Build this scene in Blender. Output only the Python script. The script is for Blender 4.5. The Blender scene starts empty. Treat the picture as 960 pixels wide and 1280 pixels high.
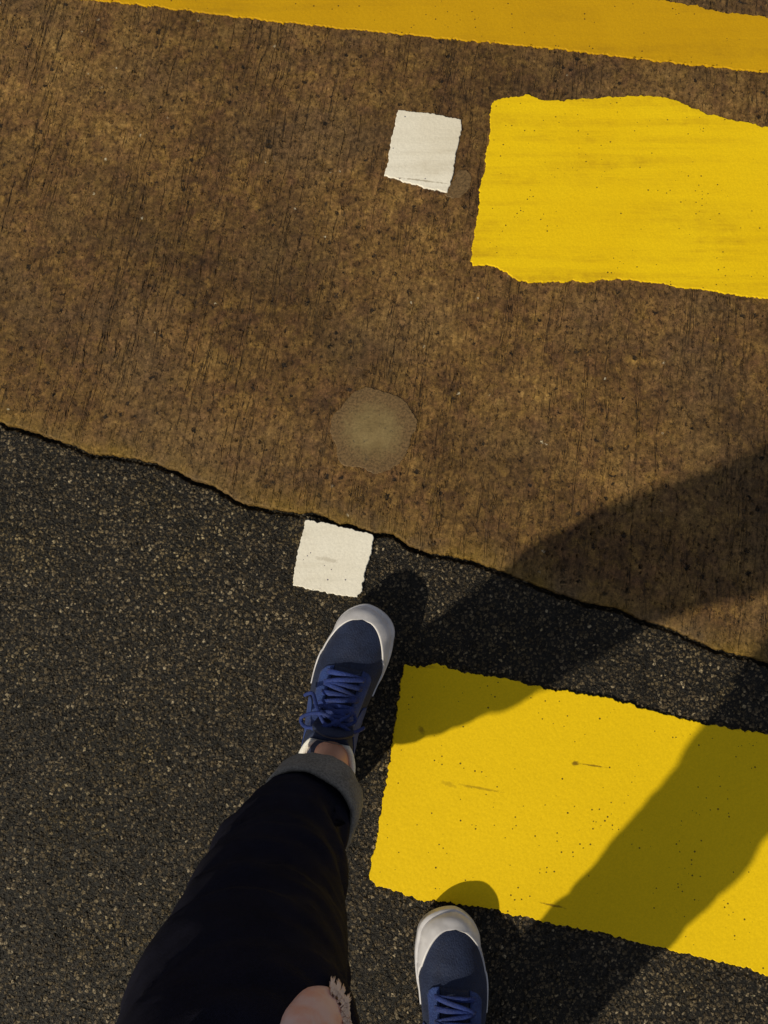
import bpy, bmesh, math, random
from mathutils import Vector, Matrix, noise
import numpy as np
random.seed(7)
R = math.radians
S = bpy.context.scene
C = S.collection

# ------------------------------------------------------------ camera, sky, light, exposure
CAM_H, PITCH, FPX = 1.25, R(12), 1150.0
cd = bpy.data.cameras.new('camera'); cam = bpy.data.objects.new('camera', cd); C.objects.link(cam)
cam.location = (0, 0, CAM_H); cam.rotation_euler = (PITCH, 0, 0)
cd.sensor_fit = 'VERTICAL'; cd.angle = 2 * math.atan(640 / FPX)
cd.clip_start = 0.01; cd.clip_end = 2000
S.camera = cam
SUN_EL, SUN_AZ = R(41), R(46)          # the light travels towards +x +y
w = bpy.data.worlds.new('World'); S.world = w; w.use_nodes = True
nt = w.node_tree
sky = nt.nodes.new('ShaderNodeTexSky'); sky.sky_type = 'NISHITA'; sky.sun_disc = False
sky.sun_elevation = SUN_EL; sky.sun_rotation = R(224)
hs = nt.nodes.new('ShaderNodeHueSaturation'); hs.inputs['Saturation'].default_value = 0.25    # city night sky: greyer than a clear blue one
nt.links.new(sky.outputs[0], hs.inputs['Color']); nt.links.new(hs.outputs[0], nt.nodes['Background'].inputs[0])
nt.nodes['Background'].inputs[1].default_value = 0.070
sd = bpy.data.lights.new('sun', 'SUN'); sd.energy = 3.5; sd.angle = R(1.0); sd.color = (1.0, 0.87, 0.62)
sun = bpy.data.objects.new('sun', sd); C.objects.link(sun)
ldir = Vector((math.cos(SUN_AZ) * math.cos(SUN_EL), math.sin(SUN_AZ) * math.cos(SUN_EL), -math.sin(SUN_EL)))
sun.rotation_euler = ldir.to_track_quat('-Z', 'Y').to_euler(); sun.location = (-3, -3, 4)
S.view_settings.view_transform = 'Standard'; S.view_settings.look = 'None'
S.view_settings.exposure = 0.0; S.view_settings.gamma = 1.0; S.view_settings.use_curve_mapping = False
S.render.resolution_x = 768; S.render.resolution_y = 1024

# ------------------------------------------------------------ helpers
def gp(u, v, z=0.0):
    """ground point under a spot measured on the photograph (960x1280)"""
    a = (u - 480) / FPX; b = (640 - v) / FPX
    c, s = math.cos(PITCH), math.sin(PITCH)
    t = (CAM_H - z) / (c - b * s)
    return Vector((a * t, (b * c + s) * t, z))

def tag(o, label=None, cat=None, group=None, kind=None):
    if label: o['label'] = label
    if cat: o['category'] = cat
    if group: o['group'] = group
    if kind: o['kind'] = kind
    return o

def link(name, me, mat=None, parent=None, smooth=True):
    o = bpy.data.objects.new(name, me); C.objects.link(o)
    if mat: me.materials.append(mat)
    if parent: o.parent = parent
    if smooth:
        me.polygons.foreach_set('use_smooth', [True] * len(me.polygons))
    return o

def from_bm(name, bm, mat, parent=None, smooth=True):
    me = bpy.data.meshes.new(name); bm.to_mesh(me); bm.free()
    return link(name, me, mat, parent, smooth)

class NT:
    """small wrapper for procedural materials"""
    def __init__(s, name, rough=0.6, spec=0.5):
        s.m = bpy.data.materials.new(name); s.m.use_nodes = True
        s.t = s.m.node_tree; s.b = s.t.nodes['Principled BSDF']; s.out = s.t.nodes['Material Output']
        s.b.inputs['Roughness'].default_value = rough
        s.b.inputs['Specular IOR Level'].default_value = spec
        s.co = s.t.nodes.new('ShaderNodeTexCoord').outputs['Object']
    def n(s, typ, ins=None, **kw):
        x = s.t.nodes.new(typ)
        for k, v in kw.items(): setattr(x, k, v)
        for k, v in (ins or {}).items(): s.set(x.inputs[k], v)
        return x
    def set(s, sock, v):
        if hasattr(v, 'is_output') and v.is_output: s.t.links.new(v, sock)
        else: sock.default_value = v
    def map(s, scale=(1, 1, 1), rot=(0, 0, 0), loc=(0, 0, 0), vec=None):
        return s.n('ShaderNodeMapping', {'Vector': vec or s.co, 'Scale': scale, 'Rotation': rot, 'Location': loc}).outputs[0]
    def noise(s, scale, detail=4, rough=0.55, vec=None, dist=0.0):
        return s.n('ShaderNodeTexNoise', {'Vector': vec or s.co, 'Scale': scale, 'Detail': detail, 'Roughness': rough, 'Distortion': dist})
    def vor(s, scale, vec=None, feature='F1', rnd=1.0):
        return s.n('ShaderNodeTexVoronoi', {'Vector': vec or s.co, 'Scale': scale, 'Randomness': rnd}, feature=feature)
    def math(s, op, a, b=0.0, c=None, clamp=False):
        x = s.n('ShaderNodeMath', operation=op, use_clamp=clamp)
        s.set(x.inputs[0], a); s.set(x.inputs[1], b)
        if c is not None: s.set(x.inputs[2], c)
        return x.outputs[0]
    def ramp(s, f, *stops, interp='LINEAR'):
        x = s.n('ShaderNodeValToRGB', {'Fac': f}); r = x.color_ramp; r.interpolation = interp
        while len(r.elements) < len(stops): r.elements.new(0.5)
        for e, (p, c) in zip(r.elements, stops):
            e.position = p
            e.color = (c, c, c, 1) if isinstance(c, (int, float)) else (*c, 1)
        return x.outputs[0]
    def mix(s, f, a, b, mode='MIX'):
        x = s.n('ShaderNodeMix', data_type='RGBA', blend_type=mode)
        s.set(x.inputs[0], f)
        for k, v in ((6, a), (7, b)):
            if isinstance(v, tuple): v = (*v, 1)
            s.set(x.inputs[k], v)
        return x.outputs[2]
    def bump(s, h, dist=0.001, strength=1.0):
        x = s.n('ShaderNodeBump', {'Height': h, 'Distance': dist, 'Strength': strength})
        s.t.links.new(x.outputs[0], s.b.inputs['Normal']); return x
    def disp(s, h, scale, mid=0.0):
        x = s.n('ShaderNodeDisplacement', {'Height': h, 'Scale': scale, 'Midlevel': mid})
        s.t.links.new(x.outputs[0], s.out.inputs['Displacement']); s.m.displacement_method = 'BOTH'
    def col(s, c): s.set(s.b.inputs['Base Color'], (*c, 1) if isinstance(c, tuple) else c)

# ------------------------------------------------------------ materials of the ground
def asphalt_nodes(M):
    """aggregate: distorted voronoi stones with a level and a tone of their own"""
    wob = M.noise(260, 2, 0.5)
    v = M.n('ShaderNodeVectorMath', {0: M.co, 1: wob.outputs['Color']}, operation='MULTIPLY_ADD')
    # co + noise*0.0035
    sc = M.n('ShaderNodeVectorMath', {0: wob.outputs['Color'], 'Scale': 0.0065}, operation='SCALE')
    v = M.n('ShaderNodeVectorMath', {0: M.co, 1: sc.outputs[0]}, operation='ADD').outputs[0]
    a = M.vor(198, v); b = M.vor(400, v)
    ra = M.n('ShaderNodeSeparateColor', {0: a.outputs['Color']}); rb = M.n('ShaderNodeSeparateColor', {0: b.outputs['Color']})
    dome = M.ramp(a.outputs['Distance'], (0.12, 1.0), (0.62, 0.0), interp='EASE')
    domb = M.ramp(b.outputs['Distance'], (0.1, 1.0), (0.6, 0.0), interp='EASE')
    lev = M.math('MULTIPLY', ra.outputs[0], 0.8); lev = M.math('ADD', lev, 0.2)
    ha = M.math('MULTIPLY', dome, lev)
    hb = M.math('MULTIPLY', domb, M.math('MULTIPLY', rb.outputs[0], 0.45))
    h = M.math('MAXIMUM', ha, hb)
    return a, b, ra, rb, ha, hb, h

def mat_asphalt():
    M = NT('asphalt', 0.5, 0.28)
    a, b, ra, rb, ha, hb, h = asphalt_nodes(M)
    big = M.noise(3.5, 4, 0.6).outputs['Fac']; mid = M.noise(22, 4, 0.6).outputs['Fac']
    ta = M.ramp(ra.outputs[1], (0.0, (0.016, 0.012, 0.007)), (0.35, (0.048, 0.036, 0.021)), (0.7, (0.088, 0.067, 0.039)),
                (0.92, (0.130, 0.102, 0.064)), (0.99, (0.26, 0.215, 0.145)))
    tb = M.ramp(rb.outputs[1], (0.0, (0.016, 0.013, 0.008)), (0.6, (0.062, 0.049, 0.030)), (0.95, (0.16, 0.130, 0.082)))
    isa = M.math('GREATER_THAN', ha, hb)
    st = M.mix(isa, tb, ta)
    binder = (0.0040, 0.0035, 0.0032)
    k = M.ramp(h, (0.12, 0.0), (0.34, 1.0))
    c = M.mix(k, binder, st)
    c = M.mix(1.0, c, M.ramp(M.noise(420, 4, 0.8).outputs['Fac'], (0.36, 0.3), (0.50, 1.05), (0.64, 1.9)), 'MULTIPLY')
    g = M.ramp(M.math('ADD', M.math('MULTIPLY', big, 0.5), M.math('MULTIPLY', mid, 0.5)), (0.36, 0.55), (0.64, 1.45))
    c = M.mix(1.0, c, g, 'MULTIPLY')
    green = M.ramp(M.noise(6.0, 3, 0.6, M.map(loc=(3, 7, 0))).outputs['Fac'], (0.5, 0.0), (0.7, 0.5))
    c = M.mix(green, c, M.mix(1.0, c, (1.25, 1.15, 0.62), 'MULTIPLY'))
    M.col(c)
    M.set(M.b.inputs['Roughness'], M.ramp(M.noise(500, 2).outputs['Fac'], (0.35, 0.32), (0.65, 0.62)))
    fine = M.noise(900, 3, 0.6).outputs['Fac']
    hh = M.math('ADD', h, M.math('MULTIPLY', fine, 0.24))
    M.bump(M.math('MULTIPLY', fine, 1.0), 0.0007, 0.9)
    hh = M.math('ADD', hh, M.math('MULTIPLY', mid, 0.5))
    M.disp(hh, 0.0026, 1.05)
    return M.m

GROOVE = R(-9)
def mat_concrete():
    M = NT('worn_concrete', 0.62, 0.2)
    wobv = M.noise(9, 3, 0.6)
    sc = M.n('ShaderNodeVectorMath', {0: wobv.outputs['Color'], 'Scale': 0.012}, operation='SCALE')
    v0 = M.n('ShaderNodeVectorMath', {0: M.co, 1: sc.outputs[0]}, operation='ADD').outputs[0]
    g = M.map((1, 0.035, 1), vec=M.map(rot=(0, 0, -GROOVE), vec=v0))
    gn = M.noise(62, 3, 0.55, g).outputs['Fac']
    brk = M.ramp(M.noise(60, 4, 0.7).outputs['Fac'], (0.40, 0.15), (0.58, 1.0))
    gmask = M.ramp(M.noise(7, 4, 0.6, M.map((1, 0.5, 1), rot=(0, 0, -GROOVE))).outputs['Fac'], (0.38, 0.1), (0.55, 1.0))
    groove = M.math('MULTIPLY', M.ramp(gn, (0.478, 0.0), (0.494, 1.0), (0.506, 1.0), (0.522, 0.0)), M.math('MULTIPLY', gmask, brk))           # long thin cuts
    g2 = M.map((1, 0.33, 1), vec=M.map(rot=(0, 0, -GROOVE), vec=v0))
    ridge = M.noise(190, 4, 0.65, g2).outputs['Fac']                                     # broom finish
    big = M.noise(2.6, 5, 0.6).outputs['Fac']; mid = M.noise(17, 5, 0.65).outputs['Fac']
    blot = M.noise(60, 5, 0.7).outputs['Fac']
    spk = M.noise(260, 6, 0.85).outputs['Fac']
    pit = M.vor(95, v0); pr = M.n('ShaderNodeSeparateColor', {0: pit.outputs['Color']})
    prad = M.math('MULTIPLY', M.math('POWER', pr.outputs[0], 6.5), 0.40)
    pit2 = M.math('LESS_THAN', M.math('ADD', pit.outputs['Distance'], M.math('MULTIPLY', M.math('SUBTRACT', spk, 0.5), 1.6)), prad)
    smallpit = M.ramp(M.noise(210, 4, 0.7, M.map((1, 0.55, 1), rot=(0, 0, -GROOVE), loc=(4, 2, 0))).outputs['Fac'], (0.36, 1.0), (0.43, 0.0))
    c = M.ramp(M.math('ADD', M.math('MULTIPLY', big, 0.35), M.math('ADD', M.math('MULTIPLY', mid, 0.35), M.math('MULTIPLY', blot, 0.3))),
               (0.38, (0.040, 0.025, 0.017)), (0.46, (0.092, 0.056, 0.026)), (0.54, (0.148, 0.095, 0.038)), (0.62, (0.215, 0.148, 0.064)))
    red = M.ramp(M.noise(26, 5, 0.7, M.map(loc=(9, 1, 0))).outputs['Fac'], (0.46, 0.0), (0.66, 0.55))
    c = M.mix(red, c, (0.110, 0.060, 0.038))
    yel = M.ramp(M.noise(34, 5, 0.75, M.map(loc=(1, 5, 0))).outputs['Fac'], (0.53, 0.0), (0.72, 0.55))
    c = M.mix(yel, c, (0.225, 0.152, 0.045))
    gry = M.ramp(M.noise(5, 4, 0.6, M.map(loc=(4, 4, 0))).outputs['Fac'], (0.46, 0.0), (0.66, 0.6))
    c = M.mix(gry, c, (0.105, 0.074, 0.044))
    s = M.ramp(spk, (0.30, 0.30), (0.5, 1.0), (0.70, 1.9))
    c = M.mix(1.0, c, s, 'MULTIPLY')
    rr = M.ramp(ridge, (0.32, 0.40), (0.5, 1.0), (0.68, 1.35))
    c = M.mix(0.6, c, M.mix(1.0, c, rr, 'MULTIPLY'))
    c = M.mix(1.0, c, M.ramp(M.noise(3.2, 4, 0.6, M.map(loc=(8, 3, 0))).outputs['Fac'], (0.34, 0.75), (0.5, 1.05), (0.66, 1.25)), 'MULTIPLY')
    c = M.mix(1.0, c, (1.06, 0.96, 0.76), 'MULTIPLY')
    c = M.mix(1.0, c, M.ramp(M.noise(110, 4, 0.7, M.map(loc=(7, 7, 7))).outputs['Fac'], (0.36, 0.68), (0.5, 1.0), (0.64, 1.32)), 'MULTIPLY')
    c = M.mix(M.math('MULTIPLY', groove, 0.85), c, (0.018, 0.015, 0.013))
    c = M.mix(M.math('MULTIPLY', smallpit, 0.75), c, (0.022, 0.016, 0.012))
    c = M.mix(M.math('MULTIPLY', pit2, 0.85), c, (0.014, 0.014, 0.015))
    # pale grains
    gr = M.vor(75, M.map(loc=(2, 3, 1))); gs = M.n('ShaderNodeSeparateColor', {0: gr.outputs['Color']})
    grain = M.math('MULTIPLY', M.math('GREATER_THAN', gs.outputs[2], 0.993), M.math('LESS_THAN', M.math('ADD', gr.outputs['Distance'], M.math('MULTIPLY', M.math('SUBTRACT', spk, 0.5), 0.9)), 0.15))
    c = M.mix(grain, c, (0.50, 0.45, 0.34))
    # yellow-brown tidemark along the joint, from the distance stored on the mesh
    at = M.n('ShaderNodeAttribute', attribute_name='joint').outputs['Fac']
    tide = M.math('ADD', at, M.math('MULTIPLY', M.math('SUBTRACT', mid, 0.5), 0.05))
    tf = M.ramp(tide, (0.0, 0.50), (0.015, 0.28), (0.040, 0.0))
    tc = M.mix(M.ramp(M.noise(11, 3, 0.6).outputs['Fac'], (0.4, 0.0), (0.6, 1.0)), (0.16, 0.11, 0.055), (0.235, 0.150, 0.022))
    c = M.mix(tf, c, M.mix(1.0, tc, s, 'MULTIPLY'))
    M.col(c)
    M.set(M.b.inputs['Roughness'], M.ramp(blot, (0.35, 0.48), (0.65, 0.75)))
    h = M.math('ADD', M.math('MULTIPLY', spk, 0.45), M.math('ADD', M.math('MULTIPLY', ridge, 0.5), M.math('MULTIPLY', blot, 0.5)))
    h = M.math('SUBTRACT', h, M.math('MULTIPLY', groove, 0.8))
    h = M.math('SUBTRACT', h, M.math('MULTIPLY', smallpit, 0.5))
    h = M.math('SUBTRACT', h, M.math('MULTIPLY', pit2, 1.0))
    M.disp(h, 0.0023, 0.85)
    return M.m

def mat_paint(name, base, dark, tint, wear=1.0, seed=0.0, streak=True, marks=()):
    M = NT(name, 0.62, 0.16)
    L = (seed, seed * 1.7, 0)
    big = M.noise(5, 4, 0.6, M.map(loc=L)).outputs['Fac']
    fine = M.noise(420, 3, 0.7).outputs['Fac']; mid = M.noise(55, 4, 0.65, M.map(loc=L)).outputs['Fac']
    c = M.mix(M.ramp(big, (0.35, 0.0), (0.7, 1.0)), base, tint)
    c = M.mix(1.0, c, M.ramp(fine, (0.3, 0.90), (0.7, 1.06)), 'MULTIPLY')
    st = M.noise(26, 5, 0.7, M.map((0.10, 1.6, 1), rot=(0, 0, R(7)), loc=L)).outputs['Fac']
    if streak:
        sm = M.ramp(M.noise(4.5, 3, 0.6, M.map((1, 1.5, 1), loc=L)).outputs['Fac'], (0.38, 0.1), (0.60, 1.0))
        sf = M.math('MULTIPLY', M.ramp(st, (0.44, 0.0), (0.64, 0.42 * wear)), sm)
        sf = M.math('MULTIPLY', sf, M.ramp(mid, (0.35, 0.3), (0.6, 1.0)))
        c = M.mix(sf, c, dark)
    v = M.vor(210, M.map(loc=L)); vs = M.n('ShaderNodeSeparateColor', {0: v.outputs['Color']})
    clump = M.ramp(M.noise(9, 3, 0.7, M.map(loc=(seed + 3, 1, 0))).outputs['Fac'], (0.47, 0.0), (0.68, 1.0))
    thr = M.math('SUBTRACT', 0.975, M.math('MULTIPLY', clump, 0.45 * wear))
    hole = M.math('MULTIPLY', M.math('GREATER_THAN', vs.outputs[0], thr),
                  M.math('LESS_THAN', v.outputs['Distance'], M.math('MULTIPLY', vs.outputs[1], 0.27)))
    c = M.mix(M.math('MULTIPLY', hole, 0.9), c, (dark[0] * 0.2, dark[1] * 0.2, dark[2] * 0.5 + 0.004))
    for (u, v_, ru, rv, ang, amt) in marks:          # scuffs and stains at the places where they are on the road
        p_ = gp(u, v_)
        q_ = M.map((1 / ru, 1 / rv, 0), vec=M.map(rot=(0, 0, R(ang)), vec=M.n('ShaderNodeVectorMath', {0: M.co, 1: tuple(p_)}, operation='SUBTRACT').outputs[0]))
        d_ = M.n('ShaderNodeVectorMath', {0: q_}, operation='LENGTH').outputs['Value']
        d_ = M.math('ADD', d_, M.math('MULTIPLY', M.math('SUBTRACT', M.noise(160, 4, 0.7).outputs['Fac'], 0.5), 2.2))
        c = M.mix(M.math('MULTIPLY', M.ramp(d_, (0.45, 1.0), (1.0, 0.0)), amt), c, tuple(x * 0.75 for x in dark))
    M.col(c)
    a = M.vor(185)
    h = M.math('ADD', M.math('MULTIPLY', M.math('SUBTRACT', 1.0, a.outputs['Distance']), 0.5), M.math('MULTIPLY', fine, 0.35))
    h = M.math('ADD', h, M.math('MULTIPLY', mid, 0.3))
    h = M.math('ADD', h, M.math('MULTIPLY', st, 0.5))
    h = M.math('SUBTRACT', h, hole)
    M.bump(h, 0.0008, 0.5)
    return M.m

# ------------------------------------------------------------ the ground: asphalt sheet and concrete slab meeting at a ragged joint
JP = [(-420, 395), (-200, 468), (-60, 515), (0, 527), (20, 534), (35, 538), (60, 546), (95, 558), (112, 566), (130, 568), (170, 574), (205, 582), (225, 590), (240, 600),
      (270, 609), (290, 622), (310, 631), (340, 637), (365, 640), (390, 641), (420, 652), (445, 659), (468, 668), (480, 664), (492, 667), (501, 675), (512, 682),
      (540, 692), (570, 697), (600, 704), (640, 719), (660, 728), (680, 735), (723, 750), (773, 761), (800, 774), (830, 783), (860, 796),
      (900, 813), (930, 820), (960, 828), (1200, 905), (1400, 965)]
jw = [gp(*p) for p in JP]
jx = np.array([p.x for p in jw]); jy = np.array([p.y for p in jw])
def joint(x):
    x = np.asarray(x, float)
    y = np.interp(x, jx, jy)
    y = np.where(x < jx[0], jy[0] + (x - jx[0]) * -0.31, y)
    y = np.where(x > jx[-1], jy[-1] + (x - jx[-1]) * -0.31, y)
    rag = np.array([noise.fractal(Vector((a * 38, 3.1, 0)), 0.9, 2.0, 5) * 0.0030 + noise.fractal(Vector((a * 210, 8.1, 0)), 0.7, 2.0, 3) * 0.0016 if abs(a) < 3 else 0.0 for a in x])
    return y + rag

def spaced(lo, hi, step, far):
    core = list(np.arange(lo, hi + 1e-9, step))
    s, p, up = step, core[-1], []
    while p < far: s *= 1.35; p += s; up.append(p)
    s, p, dn = step, core[0], []
    while p > -far: s *= 1.35; p -= s; dn.append(p)
    return np.array(dn[::-1] + core + up)

def grid_mesh(name, xs, ts, zf, mat, attr=False):
    J = joint(xs)
    X = np.repeat(xs[:, None], len(ts), 1)
    Y = J[:, None] + ts[None, :]
    Z = zf(X, np.repeat(ts[None, :], len(xs), 0))
    co = np.stack([X, Y, Z], -1).reshape(-1, 3).astype(np.float32)
    n, m = len(xs), len(ts)
    idx = np.arange(n * m).reshape(n, m)
    f = np.stack([idx[:-1, :-1], idx[1:, :-1], idx[1:, 1:], idx[:-1, 1:]], -1).reshape(-1, 4)
    me = bpy.data.meshes.new(name)
    me.vertices.add(len(co)); me.vertices.foreach_set('co', co.ravel())
    me.loops.add(f.size); me.loops.foreach_set('vertex_index', f.ravel().astype(np.int32))
    me.polygons.add(len(f)); me.polygons.foreach_set('loop_start', np.arange(0, f.size, 4, dtype=np.int32))
    me.polygons.foreach_set('loop_total', np.full(len(f), 4, np.int32)); me.update(); me.validate()
    if attr:
        at = me.attributes.new('joint', 'FLOAT', 'POINT')
        at.data.foreach_set('value', np.repeat(ts[None, :], len(xs), 0).reshape(-1).astype(np.float32))
    return tag(link(name, me, mat), kind='structure')

xs = spaced(-0.66, 0.66, 0.0017, 300)
tf = np.arange(-0.86, 0.0061, 0.0018)
s, p, dn = 0.0018, tf[0], []
while p > -300: s *= 1.35; p -= s; dn.append(p)
s, p, up = 0.0018, tf[-1], []
while p < 300: s *= 1.6; p += s; up.append(p)
ts_a = np.concatenate([dn[::-1], tf, up])
def za(X, T):
    dip = np.exp(-((T + 0.0015) / 0.0026) ** 2) * (0.006 + 0.007 * np.clip(0.5 + np.sin(X * 61) * 0.4 + np.sin(X * 23 + 1) * 0.5, 0, 1))         # the open joint
    under = np.where(T > 0.001, -0.016, 0.0)
    return -dip + under
asphalt = grid_mesh('asphalt_road', xs, ts_a, za, mat_asphalt())
core = np.concatenate([[0.0, 0.0006, 0.0013, 0.0022, 0.0034, 0.005], np.arange(0.0068, 1.02, 0.0019)])
s, p, up = 0.0019, core[-1], []
while p < 300: s *= 1.35; p += s; up.append(p)
ts_c = np.concatenate([core, up])
def zc(X, T):
    r = np.clip(T / 0.0035, 0, 1)
    z = 0.0022 - (1 - np.sqrt(np.clip(1 - (1 - r) ** 2, 0, 1))) * 0.007
    return np.where(T <= 0, -0.013, z)
slab = grid_mesh('concrete_road', xs, ts_c, zc, mat_concrete(), True)

# ------------------------------------------------------------ painted markings
def marking(name, pts, z0, zt, mat, rag=0.0016, seed=0.0, step=0.0014, px=True):
    P = [gp(*p) if px else Vector((*p, 0)) for p in pts]
    out = []
    for a, b in zip(P, P[1:] + P[:1]):
        L = (b - a).length; n = max(1, int(L / step))
        for i in range(n): out.append(a.lerp(b, i / n))
    n = len(out)
    nor = []
    for i in range(n):
        d = (out[(i + 3) % n] - out[i - 3]).normalized(); nor.append(Vector((d.y, -d.x, 0)))
    area = sum(out[i].x * out[(i + 1) % n].y - out[(i + 1) % n].x * out[i].y for i in range(n))
    sg = 1 if area > 0 else -1
    q = []
    for i, p_ in enumerate(out):
        f = noise.fractal(Vector((p_.x * 60 + seed, p_.y * 60, seed)), 0.8, 2.1, 4) + 0.75 * noise.fractal(Vector((p_.x * 190 + seed, p_.y * 190, seed)), 0.6, 2.1, 3)
        q.append(p_ + nor[i] * sg * f * rag * 1.5)
    bm = bmesh.new(); rings = []
    for off, z in ((0.0004, z0), (0.0, z0 + (zt - z0) * 0.55), (-0.0003, zt - 0.0003), (-0.0009, zt)):
        rings.append([bm.verts.new((a.x + nor[i].x * sg * off, a.y + nor[i].y * sg * off, z)) for i, a in enumerate(q)])
    for r0, r1 in zip(rings, rings[1:]):
        for i in range(n):
            j = (i + 1) % n
            bm.faces.new((r0[i], r0[j], r1[j], r1[i]))
    last = rings[-1]; G = 8; ks = list(range(0, n - G // 2, G))
    inner = [bm.verts.new((q0.x - nor[k].x * sg * 0.0045, q0.y - nor[k].y * sg * 0.0045, zt)) for k in ks for q0 in (out[k],)]
    for i, k in enumerate(ks):
        e = ks[i + 1] if i + 1 < len(ks) else n
        bm.faces.new([last[m_ % n] for m_ in range(k, e + 1)] + [inner[(i + 1) % len(ks)], inner[i]])
    bm.faces.new(inner)
    bmesh.ops.triangulate(bm, faces=[f for f in bm.faces if len(f.verts) > 4])
    bmesh.ops.recalc_face_normals(bm, faces=bm.faces)
    if sum(f.normal.z * f.calc_area() for f in bm.faces) < 0: bmesh.ops.reverse_faces(bm, faces=bm.faces)
    top = [abs(f.normal.z) > 0.99 for f in bm.faces]
    o = from_bm(name, bm, mat, None, True)
    o.data.polygons.foreach_set('use_smooth', [not t_ for t_ in top])     # flat painted top, rounded rim
    return o

Y1 = mat_paint('yellow_paint_worn', (0.76, 0.52, 0.004), (0.36, 0.20, 0.008), (0.80, 0.57, 0.006), 1.3, 2.0)
Y2 = mat_paint('yellow_paint_fresh', (0.78, 0.54, 0.004), (0.24, 0.14, 0.010), (0.82, 0.57, 0.005), 1.2, 6.0, False, ((718, 954, .006, .0035, 0, .9), (742, 957, .020, .0014, 8, .8), (690, 1131, .022, .0018, 12, .8), (527, 913, .0045, .006, -20, .6), (600, 985, .03, .0022, 10, .5), (560, 980, .012, .004, 20, .3), (530, 833, .02, .003, 5, .3)))
Y3 = mat_paint('yellow_paint_ochre', (0.50, 0.285, 0.003), (0.24, 0.13, 0.008), (0.56, 0.33, 0.004), 0.8, 11.0)
W1 = mat_paint('white_paint', (0.82, 0.81, 0.76), (0.42, 0.37, 0.28), (0.72, 0.69, 0.61), 1.2, 4.0, True, ((530, 228, .045, .0018, 8, .7), (568, 215, .003, .02, 10, .5), (410, 700, .02, .004, 10, .35)))
grp = 'yellow stripes of the crossing'
tag(marking('yellow_stripe', [(505, 832), (522, 835), (545, 830), (575, 839), (640, 850), (680, 861), (740, 869), (800, 884), (870, 903), (915, 911), (960, 918),
     (1300, 985), (1300, 1290), (960, 1218), (880, 1197), (820, 1184), (760, 1167), (700, 1156), (650, 1145), (620, 1137), (560, 1128), (520, 1124), (500, 1114),
     (475, 1107), (461, 1100), (465, 1080), (472, 1048), (478, 1000), (485, 965), (490, 935), (497, 882)], -0.004, 0.0033, Y2, 0.0017, 1.0),
    'thick bright yellow road stripe on the dark asphalt, leg shadows falling across it', 'road marking', grp)
tag(marking('yellow_stripe', [(616, 127), (640, 124), (660, 120), (677, 127), (700, 127), (730, 125), (760, 124), (800, 121), (830, 123), (850, 130), (880, 143),
     (920, 153), (960, 160), (1300, 208), (1300, 425), (960, 375), (900, 366), (860, 361), (820, 355), (790, 350), (760, 350), (730, 353), (700, 352), (662, 355),
     (645, 350), (628, 339), (612, 333), (592, 333), (588, 327), (592, 300), (598, 262), (600, 235), (606, 213), (608, 190), (613, 165), (611, 155)], 0.0004, 0.0042, Y1, 0.0015, 5.0),
    'wide yellow stripe on the concrete with a wavy lower edge and dirty streaks', 'road marking', grp)
tag(marking('yellow_stripe', [(-160, -32), (88, -1), (200, 10), (340, 28), (480, 42), (560, 50), (700, 63), (830, 79), (960, 92), (1300, 132), (1300, 62),
     (960, 24), (900, 17), (860, 8), (800, -2), (480, -38), (88, -76), (-160, -105)], 0.0004, 0.0042, Y3, 0.0017, 9.0),
    'narrow ochre yellow stripe running along the top of the concrete', 'road marking', grp)
grp = 'small white painted squares'
tag(marking('white_square', [(382, 651), (400, 652), (440, 662), (466, 669), (465, 690), (457, 714), (453, 735), (447, 747), (420, 743), (395, 738), (367, 731),
     (368, 712), (375, 680)], -0.004, 0.0033, W1, 0.0013, 3.0),
    'white painted square on the asphalt just in front of the stepping shoe', 'road marking', grp)
tag(marking('white_square', [(497, 139), (540, 144), (577, 151), (575, 172), (568, 200), (566, 225), (558, 241), (535, 237), (510, 230), (480, 221), (485, 203),
     (489, 180)], 0.0004, 0.0042, W1, 0.0011, 8.0),
    'white painted square on the brown concrete beside the wide yellow stripe', 'road marking', grp)

def mat_mortar():
    M = NT('mortar', 0.55, 0.4)
    a = M.noise(25, 5, 0.65).outputs['Fac']; f = M.noise(300, 3, 0.7).outputs['Fac']
    c = M.ramp(a, (0.35, (0.160, 0.113, 0.047)), (0.65, (0.225, 0.168, 0.076)))
    c = M.mix(1.0, c, M.ramp(f, (0.3, 0.75), (0.7, 1.15)), 'MULTIPLY')
    p = M.ramp(M.noise(130, 4, 0.7).outputs['Fac'], (0.30, 1.0), (0.37, 0.0))
    c = M.mix(M.math('MULTIPLY', p, 0.8), c, (0.03, 0.024, 0.014))
    crack = M.ramp(M.noise(14, 4, 0.6, M.map((0.6, 2.4, 1))).outputs['Fac'], (0.488, 0.0), (0.5, 1.0), (0.512, 0.0))
    c = M.mix(M.math('MULTIPLY', crack, 0.35), c, (0.06, 0.045, 0.02))
    ctr = gp(466, 539)
    d_ = M.n('ShaderNodeVectorMath', {0: M.n('ShaderNodeVectorMath', {0: M.co, 1: tuple(ctr)}, operation='SUBTRACT').outputs[0]}, operation='LENGTH').outputs['Value']
    d_ = M.math('ADD', d_, M.math('MULTIPLY', M.math('SUBTRACT', M.noise(70, 5, 0.75).outputs['Fac'], 0.5), 0.05))
    c = M.mix(M.ramp(d_, (0.026, 0.0), (0.048, 0.95)), c, M.mix(1.0, (0.125, 0.078, 0.034), M.ramp(f, (0.3, 0.4), (0.7, 1.6)), 'MULTIPLY'))
    M.col(c); M.bump(M.math('ADD', M.math('SUBTRACT', a, M.math('MULTIPLY', p, 0.4)), M.math('MULTIPLY', f, 0.3)), 0.0012, 0.6)
    return M.m
MO = mat_mortar()
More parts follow.
